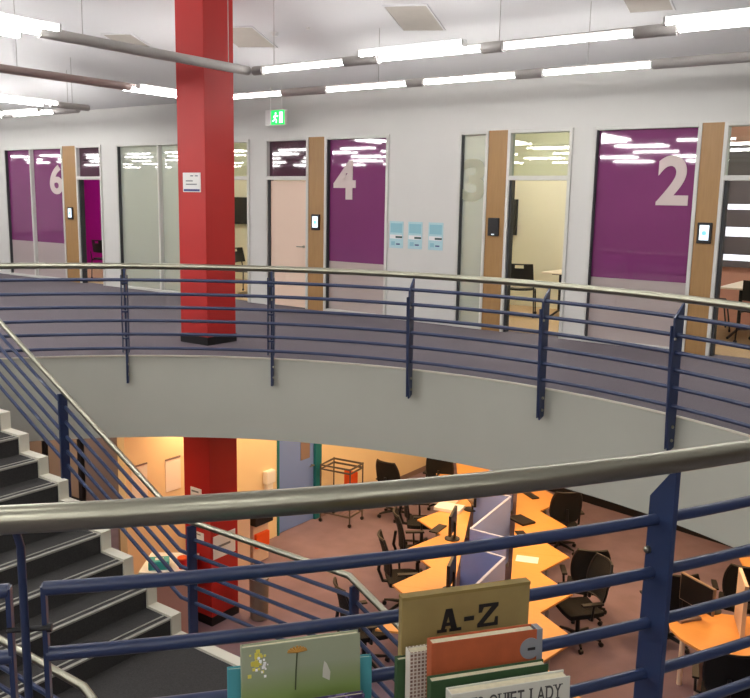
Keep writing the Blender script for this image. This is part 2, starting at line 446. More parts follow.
# timber panels between window and door
for i, (a, b) in enumerate(((-8.002, -7.557), (-4.12, -3.60), (-1.377, -1.042), (1.885, 2.181), (4.744, 4.998))):
    struct(MB().box(a, b, -0.015, 0.12, 0, 2.77).build('trim_%d' % (3+i), 'timber'))

def booking_panel(x, z, lab, lit=True, w=0.17, h=0.25):
    r = empty('booking_panel', (x, -0.015, z), label=lab, cat='touch panel', group='door side booking panels')
    MB().box(-w/2, w/2, -0.03, 0, -h/2, h/2).build('panel_body', 'black', r, bevel=0.008)
    s = MB().box(-w/2+.03, w/2-.03, -0.033, -0.03, -h/2+.04, h/2-.03).build('screen', 'screenlit' if lit else 'black', r)
    if lit: MB().lathe([(0.028, 0), (0.028, 0.002)], 16, Matrix.Translation((0, -0.033, 0)) @ Matrix.Rotation(PI/2, 4, 'X')).build('screen_icon', 'screen', s)
    else: MB().box(-.02, .02, -.034, -.03, -h/2+.015, -h/2+.03).build('indicator_light', 'screenlit', r)
    return r
booking_panel(-7.79, 1.42, 'small black booking panel on the timber strip right of the glass numbered 6')
booking_panel(-1.21, 1.43, 'black booking panel with lit screen left of the glass numbered 4')
booking_panel(2.02, 1.46, 'dark unlit booking panel on the timber strip beside the open doorway numbered 3', lit=False)
booking_panel(4.87, 1.48, 'large lit booking panel with blue icon right of the glass numbered 2')

# three posters on the white wall
for i, x in enumerate((0.36, 0.70, 1.06)):
    r = empty('poster', (x, -0.001, 1.29), label=('light blue notice on white wall, nearest the glass numbered 4', 'light blue notice on white wall, between two others', 'light blue notice on white wall, nearest the frosted glass numbered 3')[i], cat='poster', group='light blue notices on the white wall')
    MB().box(-.125, .125, -.004, 0, -.20, .20).build('sheet', 'poster', r)
    MB().box(-.105, .105, -.006, -.004, .03, .17).build('text_block', 'poster2', r)
    MB().box(-.115, .105, -.006, -.004, -.06, .0).build('white_band', 'paper', r)
    MB().box(-.01, .11, -.008, -.006, -.05, -.02).build('dark_bar', 'darkprint', r)
    MB().box(-.09, -.02, -.006, -.004, -.16, -.10).build('picture_block', 'poster2', r)
    MB().box(.0, .07, -.006, -.004, -.15, -.13).build('caption_line', 'navy', r)

# exit sign hung in front of the wall
r = empty('exit_sign', (-1.78, -0.34, 3.06), label='green illuminated exit sign hanging near the ceiling left of the glass numbered 4', cat='exit sign')
MB().box(-.21, .21, -.03, .03, -.12, .12).build('sign_body', 'white', r, bevel=.006)
MB().box(-.08, .205, -.034, -.03, -.11, .11).build('sign_face', 'exitg', r)
g = MB()   # running figure, doorway and arrow
g.box(.10, .17, -.038, -.034, -.085, .085)
g.build('doorway_symbol', 'exitw', r)
g = MB(); g.lathe([(.017, 0), (.017, .004)], 12, Matrix.Translation((.02, -.034, .062)) @ Matrix.Rotation(PI/2, 4, 'X'))
for p in ([(-.02, .04), (-.035, -.015)], [(-.03, -.01), (0, -.045), (-.01, -.085)], [(-.035, -.012), (-.06, -.05), (-.09, -.055)], [(-.02, .035), (.012, .015), (.03, .03)], [(-.022, .035), (-.055, .022), (-.06, -.005)]):
    g.tube([(x+.04, -.036, z) for x, z in p], .008, 6)
g.build('running_figure', 'exitw', r)
for sx in (-.12, .12): MB().tube([(sx, 0, .12), (sx, 0, ceil_z(-.34)-3.05)], .006, 8).build('hanger', 'white', r)

# ceiling access tiles, detectors
for i, (x, y, a, w, l) in enumerate(((1.89, -1.94, .22, .52, .66), (4.56, -1.70, .10, .44, .50), (-.80, -2.02, .22, .60, .64), (-2.85, -2.3, .2, .5, .6))):
    r = empty('ceiling_vent', (x, y, ceil_z(y)), a, label=('beige ceiling panel above the paired lamps in the middle', 'beige ceiling panel at the top right edge of the view', 'dull ceiling panel just right of the red column', 'ceiling panel left of the red column above the light track')[i], cat='ceiling panel', group='square ceiling panels')
    r.rotation_euler = (Matrix.Rotation(-math.atan(SLOPE), 4, 'X') @ Matrix.Rotation(a, 4, 'Z')).to_euler()
    MB().box(-w/2, w/2, -l/2, l/2, -.012, 0).build('panel', 'vent', r, bevel=.003)
    fr = MB()
    for q in ((-w/2-.02, -w/2, -l/2-.02, l/2+.02), (w/2, w/2+.02, -l/2-.02, l/2+.02), (-w/2, w/2, -l/2-.02, -l/2), (-w/2, w/2, l/2, l/2+.02)): fr.box(*q, -.016, 0)
    fr.build('frame', 'ceil', r)
for i, (x, y, lab) in enumerate(((-.25, -2.03, 'white smoke detector dome on ceiling nearer the red column'), (.33, -2.04, 'small white sprinkler head on ceiling right of the smoke detector'))):
    r = empty('smoke_detector' if i == 0 else 'sprinkler', (x, y, ceil_z(y)), label=lab, cat='detector' if i == 0 else 'sprinkler')
    s_ = 1 if i == 0 else .5
    MB().lathe([(.055*s_, -.01), (.06*s_, 0)][::1], 20).build('base', 'white', r, smooth=True)
    MB().lathe([(.012*s_, -.055*s_), (.035*s_, -.045*s_), (.05*s_, -.01)], 20).build('dome', 'white', r, smooth=True)

# ------------------------------------------------------------------ suspended tubular lights
LZ = 3.2
def track(name_label, p0, p1, lamps, bodymat='track', r=0.05):
    """p0,p1 plan ends; lamps: (t0,t1,offset list) in metres along the run"""
    a = Vector((p0[0], p0[1])); b = Vector((p1[0], p1[1])); L = (b-a).length; az = math.atan2(b.y-a.y, b.x-a.x)
    e_ = empty('light_track', (a.x, a.y, LZ), az, label=name_label, cat='ceiling light', group='suspended tubular light tracks')
    e = 0.0
    spans = sorted((t0, min(t1, L-.02)) for t0, t1, _ in lamps)
    for t0, t1 in spans+[(L, L)]:
        if t0-e > .06:
            MB().tube([(e, 0, 0), (t0-.02, 0, 0)], r, 14).build('housing', bodymat, e_, smooth=True)
        e = t1+.02
    MB().tube([(0, 0, .035), (L, 0, .035)], .014, 6).build('spine', bodymat, e_, smooth=True)
    k = max(2, int(L/2.8))
    for i in range(k+1):
        x = .3+(L-.6)*i/k; yw = a.y+(b.y-a.y)*x/L
        MB().tube([(x, 0, r*.8), (x, 0, ceil_z(yw)-LZ+.02)], .004, 6).build('hanger', 'track', e_)
    for t0, t1, offs in lamps:
        t1 = min(t1, L-.02)
        for o_ in offs:
            h = MB(); h.box(t0-.02, t0, o_-.035, o_+.035, -.03, .03); h.box(t1, t1+.02, o_-.035, o_+.035, -.03, .03); h.box(t0, t1, o_-.008, o_+.008, .026, .034)
            if abs(o_) > .09: h.box(t0+.2, t0+.24, min(0, o_), max(0, o_), .026, .034); h.box(t1-.24, t1-.2, min(0, o_), max(0, o_), .026, .034)
            hh_ = h.build('lamp_holder', 'white', e_)
            l = MB(); l.tube([(t0, o_, -.008), (t1, o_, -.008)], .022, 10)
            l.build('lamp_tube', 'lamp', hh_, smooth=True)
track('long light track above the doorways, running parallel to and farthest along from the viewer', (-1.75, -1.8), (12.5, -1.8),
      [(.27, 1.42, [0]), (2.22, 3.45, [0]), (3.72, 4.92, [0]), (5.27, 6.44, [0]), (9.0, 10.2, [0]), (10.6, 11.8, [0])])
track('light track starting right of the red column, in front of the farthest track', (.75, -3.45), (12.5, -3.45),
      [(.16, 1.28, [0]), (1.75, 2.9, [0, -.33]), (3.15, 4.34, [0]), (4.72, 5.9, [0, -.33]), (6.3, 7.5, [0]), (8.0, 9.2, [0, -.33])])
track('light track running towards the viewer past the front of the red column', (.70, -3.5), (.70, -7.80),
      [(2.62, 4.3, [0, .3, -.3])])
track('brownish light track ending in paired lamps left of the red column', (-1.72, -1.85), (-1.72, -7.80),
      [(.45, 1.36, [-.17, .17]), (4.2, 5.9, [-.17, .17])], 'trackb')
track('blown out light track at the far left of the ceiling', (-4.60, -1.8), (-4.60, -7.80),
      [(.72, 1.75, [-.2, .2]), (1.95, 3.2, [-.2, .2]), (3.5, 4.8, [-.2, .2])])
track('light track along the far left glass numbered 6', (-12.5, -1.7), (-5.0, -1.7),
      [(.4, 1.6, [0, -.3]), (2.2, 3.4, [0, -.3]), (4.0, 5.2, [0, -.3]), (5.6, 6.8, [0, -.3])])
for i, y in enumerate((-8.2, -9.9, -12.0, -14.4, -17.0)):
    track(('light track over the void, nearest overhead', 'light track over the near gallery, first past the void', 'light track over the near gallery, second past the void', 'light track over the near gallery, third past the void', 'light track over the near gallery, farthest back')[i], (-28.5, y), (4.5 if i == 0 else 15.5, y),
          [(x+.4*(i % 2), x+1.2+.4*(i % 2), [0, .33] if (int(x)+i) % 3 else [0]) for x in [v*2.3+.5 for v in range(14 if i == 0 else 19)]])

def area(loc, sx, sy, power, c=(1, 1, 1), rot=(0, 0, 0), name='area'):
    l = bpy.data.lights.new(name, 'AREA'); l.shape = 'RECTANGLE'; l.size = sx; l.size_y = sy; l.energy = power; l.color = c
    o = bpy.data.objects.new(name, l); col.objects.link(o); o.location = loc; o.rotation_euler = rot
    return o
# small lamps inside the glazed rooms
def roomlamp(x, y, lab):
    r = empty('room_light', (x, y, CEIL), label=lab, cat='ceiling light', group='ceiling lights inside the glazed rooms')
    MB().box(-.62, .62, -.1, .1, -.07, 0).build('housing', 'white', r, bevel=.01)
    MB().box(-.58, .58, -.07, .07, -.085, -.07).build('diffuser', 'roomlamp', r)
for x, lab in ((-9.0, 'lamp inside the far left room numbered 6'), (-4.5, 'lamp inside the room behind the red column'), (-0.9, 'lamp inside the room numbered 4'), (2.0, 'lamp inside the room numbered 3'), (5.6, 'lamp inside the room numbered 2')):
    roomlamp(x, 1.5, lab)

# ------------------------------------------------------------------ red column through both floors
r = empty('column', (-.186, -3.327, LOW), label='square red column standing through both floors beside the curved railing', cat='column')
MB().box(-.426, .054, -3.567, -3.087, 0, ceil_z(-3.087)+.05).build('upper_shaft', 'red', r, world=True, bevel=.006)
MB().box(-.426, .054, -3.567, -3.087, LOW, SOF).build('lower_shaft', 'red', r, world=True, bevel=.006)
MB().box(-.432, .060, -3.573, -3.081, 0, .10).build('upper_plinth', 'black', r, world=True)
MB().box(-.432, .060, -3.573, -3.081, LOW, LOW+.12).build('lower_plinth', 'black', r, world=True)
r = empty('wall_sign', (-.175, -3.568, 1.965), label='small white sign with blue stripe on the red column', cat='sign')
MB().box(-.155, .155, -.008, 0, -.115, .115).build('sign_plate', 'white', r, bevel=.003)
MB().box(-.14, .14, -.010, -.008, -.105, -.08).build('blue_stripe', 'navy', r)
g = MB()
for (a, b, z) in ((-.02, .03, .07), (.06, .11, .07), (-.1, .02, .01), (-.1, .09, -.03)): g.box(a, b, -.010, -.008, z, z+.014)
g.build('text_line', 'greydisc', r)
for i, (x, z, w, h, nm) in enumerate(((-.2, -1.95, .1, .075, 'upper'), (-.18, -2.51, .11, .05, 'lower'))):
    r = empty('notice', (x, -3.568, z), label='small white %s notice on the lower part of the red column' % nm, cat='notice')
    MB().box(-w, w, -.006, 0, -h, h).build('sheet', 'paper', r)
    MB().box(-w*.8, w*.5, -.008, -.006, h*.2, h*.5).build('text_line', 'greydisc', r)
r = empty('notice', (.055, -3.33, -2.66), label='large white notice on the right face of the red column downstairs', cat='notice')
MB().box(0, .006, -.2, .19, -.14, .17).build('sheet', 'paper', r)
MB().box(.006, .008, -.15, .1, .0, .03).build('text_line', 'greydisc', r)
# fire extinguisher on the column face, lower floor
r = empty('fire_extinguisher', (-.22, -3.66, LOW+.45), label='red fire extinguisher with black hose hung on the column downstairs', cat='fire extinguisher')
MB().lathe([(.07, 0), (.085, .02), (.085, .42), (.06, .5), (.025, .53)], 20).build('cylinder', 'darkred', r, smooth=True)
g = MB(); g.box(-.03, .03, -.02, .02, .53, .58); g.box(-.02, .1, -.012, .012, .58, .6); g.build('valve', 'black', r)
g = MB(); g.tube([(-.03, -.02, .56), (-.11, -.03, .5), (-.12, -.04, .3), (-.06, -.1, .12), (.04, -.1, .08), (.08, -.1, .2)], .012, 8); g.build('hose', 'black', r, smooth=True)

# ------------------------------------------------------------------ railings
def arc3(c, r, a0, a1, z, n=64): return [(x, y, z) for x, y in arcpts(c, r, a0, a1, n)]
def plate_post(c, R, a, root, ztop=1.0, drop=-.30, joint=False, wide=.14):
    """twin radial plates bolted to the fascia, slanted top reaching the handrail"""
    inw = -1     # towards the centre of the arc
    X = Matrix.Translation((c.x, c.y, 0)) @ Matrix.Rotation(a, 4, 'Z')
    m_ = MB()
    prof = [(R-.012, ztop), (R-wide*.95, ztop-.13), (R-wide, .05), (R-wide*.62, drop), (R-.012, drop+.03), (R-.012, .05)]
    if joint:
        prof = [(R+.02, ztop), (R-.07, ztop), (R-.07, drop), (R-.01, drop)]
        m_.prism_xz(prof, -.011, .011, X)
        for zz in (.22, .52, .84): m_.box(R-.10, R-.05, -.034, .034, zz-.01, zz+.01, X)
        for s_ in (-1, 1): m_.box(R-.105, R-.065, s_*.034-.005, s_*.034+.005, .06, .93, X)
    else:
        m_.prism_xz(prof, -.013, .006, X)
        m_.prism_xz([(R-wide*1.08, .80), (R-.05, .80), (R-.05, drop+.05), (R-wide*.75, drop+.02)], .006, .02, X)
    p = m_.build('post', 'blue', root, world=True, bevel=.002)
    b = MB()
    for zz in (-.08, -.2): b.lathe([(.014, 0), (.014, .012), (.004, .016)], 8, X @ Matrix.Translation((R-.06, -.013, zz)) @ Matrix.Rotation(PI/2, 4, 'X'))
    b.lathe([(.013, 0), (.011, .012), (.003, .016)], 10, X @ Matrix.Translation((R-wide*.85, -.013, .69)) @ Matrix.Rotation(PI/2, 4, 'X'))
    b.build('bolt', 'steel', p, world=True)
def railing(c, R, a0, a1, posts, tubes, label, joints=(), tr=.019, name='gallery_railing'):
    am = (a0+a1)/2
    root = empty(name, (c.x+R*math.cos(am), c.y+R*math.sin(am), 0), label=label, cat='railing')
    m_ = MB(); m_.tube(arc3(c, R, a0, a1, 1.02, 110), .034, 16)
    m_.build('handrail', 'steel', root, world=True, smooth=True)
    for z in tubes:
        MB().tube(arc3(c, R-.085, a0, a1, z, 110), tr, 10).build('rail', 'blue', root, world=True, smooth=True)
    for i, a in enumerate(posts): plate_post(c, R, a, root, joint=i in joints)
    return root
fposts = [far_angle(v) for v in (-12, 4, 20, 35.4, 49.4, 64.7, 81.1, 97.8, 114.5, 131, 147.5, 164)]
railing(CF, RF, fa0+.02, fa1-.02, fposts, (.875, .72, .57, .42, .268, .108),
        'curved blue railing with steel handrail along the far gallery edge', joints=(6, 7))
# near gallery railing; the joint post stands at the left
def near_ang(ratio):      # where a sight ratio x/y meets the near arc in survey coordinates
    lo, hi = -math.radians(170), -math.radians(10)
    best = min((abs((-2.39+7.95*math.cos(t))/(9.74+7.95*math.sin(t))-ratio), t) for t in [lo+(hi-lo)*i/20000 for i in range(20001)] if 9.74+7.95*math.sin(t) > 1)
    return best[1]+YAW
aR = near_ang(.378); aL = near_ang(-.441); st = aR-aL
A0, A1 = na0-2*PI if na0 > PI else na0, na1-2*PI if na1 > PI else na1
root = empty('gallery_railing', (CN.x+RN*math.cos((aL+aR)/2), CN.y+RN*math.sin((aL+aR)/2), 0), label='nearest blue railing with thick steel handrail, crossing the foreground', cat='railing')
lo, hi = aL-2*st, aR+2.3*st
MB().tube(arc3(CN, RN, lo, hi, 1.02, 120), .035, 20).build('handrail', 'steel', root, world=True, smooth=True)
da = .042/RN*1.0
for z in (.80, .62, .445, .265, .10):
    for s0, s1 in ((lo, aL-da), (aL+da, hi)):
        MB().tube(arc3(CN, RN-.085, s0, s1, z, 90), .0185, 12).build('rail', 'blue', root, world=True, smooth=True)
for k in (-2, -1, 1, 2, 3): plate_post(CN, RN, aL+st*k if k != 1 else aR, root, wide=.125)
X = Matrix.Translation((CN.x, CN.y, 0)) @ Matrix.Rotation(aL, 4, 'Z')
m_ = MB(); m_.tube([(RN-.05, 0, -.25), (RN-.05, 0, .93), (RN, 0, 1.0)], .010, 10, X=X); m_.build('post', 'blue', root, world=True, smooth=True)
m_ = MB()
for s_ in (-1, 1): m_.box(RN-.10, RN-.07, s_*.042-.006, s_*.042+.006, .06, .81, X)
m_.build('end_plate', 'blue', root, world=True)
m_ = MB(); m_.tube([(RN-.07, -.05, .70), (RN-.07, .052, .70)], .007, 8, X=X); m_.lathe([(.012, 0), (.012, .012)], 10, X @ Matrix.Translation((RN-.07, .06, .70)) @ Matrix.Rotation(PI/2, 4, 'X'))
m_.build('link_bolt', 'black', root, world=True)

# ------------------------------------------------------------------ staircase
S0 = 2.515; RUN = .305; RISE = .168; ZL = -1.85; DO = -6.213; DI = -8.08; S1 = 4.2
st_ = empty('staircase', (S0+.8, -7.1, LOW), label='charcoal carpeted staircase with white stringers and a half landing in the void', cat='staircase')
def step(s_front, z, n=None):
    p = MB().box(s_front-RUN-.02, s_front, DI+.1, DO-.1, z-.30, z).build('step', 'stair', st_, world=True)
    q = MB().box(s_front-.022, s_front+.008, DI+.1, DO-.1, z-.012, z+.004); q.box(s_front-.085, s_front-.068, DI+.1, DO-.1, z-.002, z+.004)
    q.build('nosing', 'nosing', p, world=True)
for k in range(11): step(S0-RUN*k, ZL+RISE*(k+1))
MB().box(S0-.02, S1, DI+.1, DO-.1, ZL-.25, ZL).build('landing', 'stair', st_, world=True)
for k in range(10): step(S1+RUN*(k+1), ZL-RISE*(k+1))
MB().box(S0-RUN*11-1.3, S0-RUN*11+.28, DI-.3, DO, -.28, -.006).build('top_landing', 'carpet', st_, world=True)
top = [(S0-RUN*11, ZL+RISE*11+.02)]
prof = []
for k in range(11, 0, -1):
    x = S0-RUN*(k-1)+.02; prof += [(x, ZL+RISE*k+.022), (x, ZL+RISE*(k-1)+.022)]
prof = [(S0-RUN*11, ZL+RISE*11+.022)]+prof+[(S1+.02, ZL+.022)]
for k in range(1, 12):
    x0 = S1+RUN*(k-1)+.02; prof += [(x0, ZL-RISE*k+.022)]
    if k < 11: prof += [(S1+RUN*k+.02, ZL-RISE*k+.022)]
prof[-1] = (S1+RUN*10+.02, LOW+.001)
prof += [(S1+RUN*9-.2, LOW+.001), (S1-.1, ZL-.30), (S0+.05, ZL-.30), (S0-RUN*11, ZL+RISE*11-.36)]
for y0, y1 in ((DO-.1, DO), (DI, DI+.1)):
    MB().prism_xz(prof, y0, y1).build('stringer', 'stringer', st_, world=True)
def stair_rail(y, outw, label, dz=0.0, s1=None):
    s1 = s1 or S1+.09
    r = empty('stair_railing', (S0+.8, y, ZL), label=label, cat='railing', group='railings of the staircase')
    def path(off, z0=0):
        zk = ZL+1.01+off+dz
        xs = S0-.03
        up = S0-RUN*11.5
        return [(up, y, zk+(xs-up)*RISE/RUN), (xs, y, zk), (s1, y, zk), (s1+2.9, y, zk-2.9*RISE/RUN)]
    p = path(0)
    MB().tube(p, .024, 12).build('handrail', 'steel', r, world=True, smooth=True)
    for o_ in (-.16, -.30, -.44, -.58, -.72):
        q = path(o_); MB().tube([(a, y+outw*.02, c) for a, b, c in q], .0165, 8).build('rail', 'blue', r, world=True, smooth=True)
    def hz(x):
        if x < p[1][0]: return p[1][2]+(p[1][0]-x)*RISE/RUN
        if x < p[2][0]: return p[1][2]
        return p[2][2]-(x-p[2][0])*RISE/RUN
    for x in (-.68, .93, 2.65, s1+.05, 5.8):
        z = hz(x); m_ = MB()
        m_.prism([(x-.012, y-.045), (x+.012, y-.045), (x+.012, y+.045), (x-.012, y+.045)], z-1.15, z-.03)
        m_.build('post', 'blue', r, world=True, bevel=.002)
stair_rail(DO+.03, 1, 'farther stair railing descending from upper left to the lower floor')
stair_rail(DI-.02, -1, 'nearer stair railing, only its steel handrail end at lower left', dz=-.08, s1=3.9)

# ------------------------------------------------------------------ lower floor shell
WX = -1.35
mb = MB()
mb.box(WX-.15, WX, -3.78, -.80, LOW, SOF)
mb.box(WX-.15, WX, .32, 6.2, LOW, SOF)
struct(mb.build('wall_lower', 'peach'))
struct(MB().box(WX-.19, WX-.15, -3.78, -2.05, LOW, SOF).build('trim_8', 'greybrown'))  # end of the peach wall, its shade put into the grey-brown colour
r = empty('door_6', (WX, -.25, LOW)); struct(r)
MB().box(WX-.08, WX-.03, -.76, .16, LOW+.01, SOF).build('door_leaf', 'bluedoor', r, world=True)
MB().box(WX-.12, WX+.02, .16, .32, LOW, SOF).build('door_frame', 'teal', r, world=True)
MB().box(WX-.12, WX+.02, -.80, -.76, LOW, SOF).build('door_frame', 'teal', r, world=True)
MB().box(WX-.03, WX-.02, -.18, .05, -2.56, -2.24).build('door_sign', 'greybrown', r, world=True)
g = MB(); g.tube([(WX-.03, .1, -2.7), (WX+.03, .1, -2.7), (WX+.03, .0, -2.7)], .01, 8); g.build('handle', 'steel', r, world=True)
struct(MB().box(WX, WX+.015, .33, 6.2, LOW, LOW+.1).build('baseboard_lower', 'greybrown'))
# glazed screen wall far left under the gallery
struct(MB().box(-12, WX-.19, -1.92, -1.75, LOW, SOF).build('wall_lower', 'greybrown'))  # this wall stands in shade, put into its darker grey-brown colour
w = empty('window_7', (-6, -1.95, LOW)); struct(w)
for a, b in ((-7.6, -6.12), (-6.02, -5.0)):
    MB().box(a+.04, b-.04, -1.95, -1.93, LOW+.12, -1.25).build('pane', 'brownglass', w, world=True)
f = MB()
for x in (-7.6, -6.07, -4.98): f.box(x-.05, x+.05, -1.99, -1.92, LOW, -1.15)
f.box(-7.6, -4.98, -1.99, -1.92, LOW, LOW+.12); f.box(-7.6, -3.9, -1.99, -1.92, -1.25, SOF)
f.build('window_frame', 'black', w, world=True)
# far right lower wall with dark skirting
p0 = S(3.0, 16.35); p1 = S(5.7, 13.5)
az = math.atan2(p1[1]-p0[1], p1[0]-p0[0]); L = math.hypot(p1[0]-p0[0], p1[1]-p0[1])
X = Matrix.Translation((p0[0], p0[1], 0)) @ Matrix.Rotation(az, 4, 'Z')
struct(MB().box(-1.5, L+4, 0, .12, LOW, SOF, X).build('wall_lower', 'wall'))
struct(MB().box(-1.5, L+4, -.02, 0, LOW, LOW+.22, X).build('baseboard_back', 'black'))

# posters, dispenser on the peach wall
for i, (a, b, z0, z1, lab) in enumerate(((-3.68, -3.42, -2.35, -1.80, 'pale paper notice on the peach wall, farther left of two'), (-3.10, -2.83, -2.32, -1.84, 'pale paper notice on the peach wall, next to the red column'))):
    r = empty('notice', (WX+.001, (a+b)/2, z0), label=lab, cat='notice')
    MB().box(WX, WX+.008, a, b, z0, z1).build('sheet', mat('cream_paper', (246, 238, 228), .8), r, world=True)
    MB().box(WX, WX+.014, a, b, z1-.02, z1).build('top_edge', 'greybrown', r, world=True)
r = empty('hand_sanitiser_dispenser', (WX, -1.03, -2.7), label='white wall dispenser left of the blue door', cat='dispenser')
MB().box(WX, WX+.1, -1.14, -.93, -2.72, -2.50).build('dispenser_body', 'white', r, world=True, bevel=.02)
MB().box(WX, WX+.08, -1.10, -.97, -2.84, -2.72).build('drip_tray', 'white', r, world=True, bevel=.01)
MB().box(WX+.02, WX+.07, -1.10, -1.0, -2.93, -2.85).build('nozzle', 'greybrown', r, world=True)

# ------------------------------------------------------------------ office chairs
def office_chair():
    r = empty('office_chair')
    def seat(u, v):
        x = -.24+.48*u; y = -.24+.46*v
        return (x*(1-.12*abs(2*v-1)**3), y, .47+.02*abs(2*u-1)**2-.03*max(0, v-.75)*4*.5)
    MB().grid(seat, 10, 8, (0, 0, -.06)).build('seat', 'softblack', r, smooth=True, bevel=.008)
    def back(u, v):
        w = .21+.035*math.sin(PI*min(1, v*1.05)); x = (2*u-1)*w
        k = min(v, 1-v); x *= min(1, .86+.9*k) if k < .15 else 1
        return (x, -.26-.05*math.sin(PI*v)*-.5-.10*v+.05*(2*u-1)**2, .58+.50*v)
    b = MB().grid(back, 10, 10, (0, -.022, 0)).build('backrest', 'softblack', r, smooth=True)
    edge = [back(u, v) for u, v in [(0, j/8) for j in range(9)]+[(i/8, 1) for i in range(1, 9)]+[(1, 1-j/8) for j in range(1, 9)]+[(1-i/8, 0) for i in range(1, 8)]]
    edge.append(edge[0])
    MB().tube([(x, y-.01, z) for x, y, z in edge], .016, 6).build('back_frame', 'black', b, smooth=True)
    MB().tube([(0, -.05, .42), (0, -.30, .44), (0, -.36, .60), (0, -.33, .80)], .022, 8).build('back_support', 'black', r, smooth=True)
    for s in (-1, 1):
        a = MB().tube([(s*.22, -.02, .42), (s*.30, -.02, .44), (s*.31, -.03, .64)], .014, 8); a.box(s*.31-.035, s*.31+.035, -.15, .13, .64, .665)
        a.build('armrest', 'black', r, smooth=True, bevel=.004)
    MB().lathe([(.045, .08), (.045, .13), (.028, .14), (.028, .30), (.018, .31), (.018, .40), (.10, .405), (.10, .425)], 14).build('gas_stem', 'black', r, smooth=True)
    for k in range(5):
        t = 2*PI*k/5+.3; c, s = math.cos(t), math.sin(t)
        l = MB().tube([(c*.03, s*.03, .115), (c*.17, s*.17, .10), (c*.30, s*.30, .075)], [.028, .022, .015], 8).build('leg', 'black', r, smooth=True)
        X = Matrix.Translation((c*.30, s*.30, .03)) @ Matrix.Rotation(t+.5, 4, 'Z') @ Matrix.Rotation(PI/2, 4, 'X')
        MB().lathe([(.02, -.026), (.03, -.02), (.03, .02), (.02, .026)], 12, X).build('caster', 'black', l, smooth=True)
    return r
def place(o, x, y, z, yaw, label, cat, group):   # survey plan position and facing (radians)
    sx, sy = S(x, y); o.location = (sx, sy, z); o.rotation_euler = (0, 0, yaw+YAW)
    tag(o, label, cat, group)
proto = office_chair(); used = [False]
def chair(x, y, face_deg, label, z=LOW):
    o = proto if not used[0] else copy_tree(proto); used[0] = True
    place(o, x, y, z, math.radians(face_deg-90), label, 'chair', 'black office chairs on the lower floor')
for a in (
 (.68, 11.72, 5, 'black mesh office chair at the left desk row with thin back seen edge on'),
 (.46, 10.86, 8, 'black office chair at the left desk row, just above the upper blue rail'),
 (.80, 12.92, 0, 'black office chair at the far notch of the left desk row, below the paper stack'),
 (.42, 14.35, 52, 'black office chair backed against the peach wall right of the wire trolley'),
 (1.28, 14.85, 70, 'black office chair by the peach wall, just left of the far orange desk'),
 (3.02, 13.02, 95, 'black mesh office chair at the right desk row, close under the gallery edge'),
 (2.90, 10.78, 85, 'black mesh office chair on its own at the right desk row, near the blue post'),
 (2.64, 10.08, 195, 'black office chair pushed under the right desk row beside the index board'),
 (-.06, 9.42, 20, 'black office chair seen between the bars of the stair railing'),
 (3.78, 10.08, 92, 'dark office chair behind the curved desk, left of the monitor'),
 (3.75, 8.22, 70, 'black office chair in front of the curved desk at lower right'),
 (4.78, 10.35, 75, 'black office chair beyond the monitor at the right edge'),
): chair(*a)

# ------------------------------------------------------------------ zigzag desk rows
TOP = LOW+.73
av = Vector((.21, 1.13)); nv = Vector((.98, -.19))
def toS(p): return Vector(S(p.x, p.y))
def desk(poly, label, legs):
    c = sum((toS(p) for p in poly), Vector((0, 0)))/len(poly)
    r = empty('desk', (c.x, c.y, LOW), label=label, cat='desk', group='beech desks in the zigzag rows')
    P = [tuple(toS(p)) for p in poly]
    MB().prism(P, TOP-.028, TOP).build('desktop', 'beech', r, world=True, bevel=.003)
    for l in legs:
        q = toS(l)
        MB().tube([(q.x, q.y, LOW), (q.x, q.y, TOP-.028)], .025, 10).build('leg', 'track', r, world=True, smooth=True)
    return r
L0 = Vector((.27, 10.07)); R0 = Vector((2.30, 8.77))
names = ['nearest, behind the lettered board', 'second from the front', 'third from the front', 'with papers on it', 'fifth from the front, by the peach wall']
spine = lambda i, base, k: base+av*i+nv*k
for i in range(-1, 4):
    t0 = L0+av*i; t1 = t0+av; nt_ = t0+av*.55+nv*.42
    b0 = t0+nv*.77; b1 = t1+nv*.77
    desk([t0+nv*0, b0, b1, t1+nv*.02, nt_], 'orange beech desk of the left row, '+names[i+1], [t0+nv*.3+av*.06, b0+nv*-.08+av*.1, nt_+nv*.12])
for i in range(-1, 5):
    t0 = R0+av*i; t1 = t0+av; nt_ = t0+av*.5-nv*.40
    b0 = t0-nv*.77; b1 = t1-nv*.77
    desk([t0, nt_, t1-nv*.02, b1, b0], 'orange beech desk of the right row, '+['mostly below the view', 'nearest, right of the lettered board', 'with a white paper on it', 'in front of the lone mesh chair', 'close under the gallery edge', 'farthest, half under the gallery'][i+1], [t0-nv*.3+av*.06, b0+nv*.08+av*.1, nt_-nv*.12])
# far desk
desk([Vector(q) for q in ((1.50, 14.45), (1.55, 15.25), (2.15, 15.6), (2.6, 15.2), (2.1, 14.35))], 'orange desk far back under the gallery edge', [Vector((1.6, 14.6)), Vector((2.3, 15.2)), Vector((1.65, 15.1))])
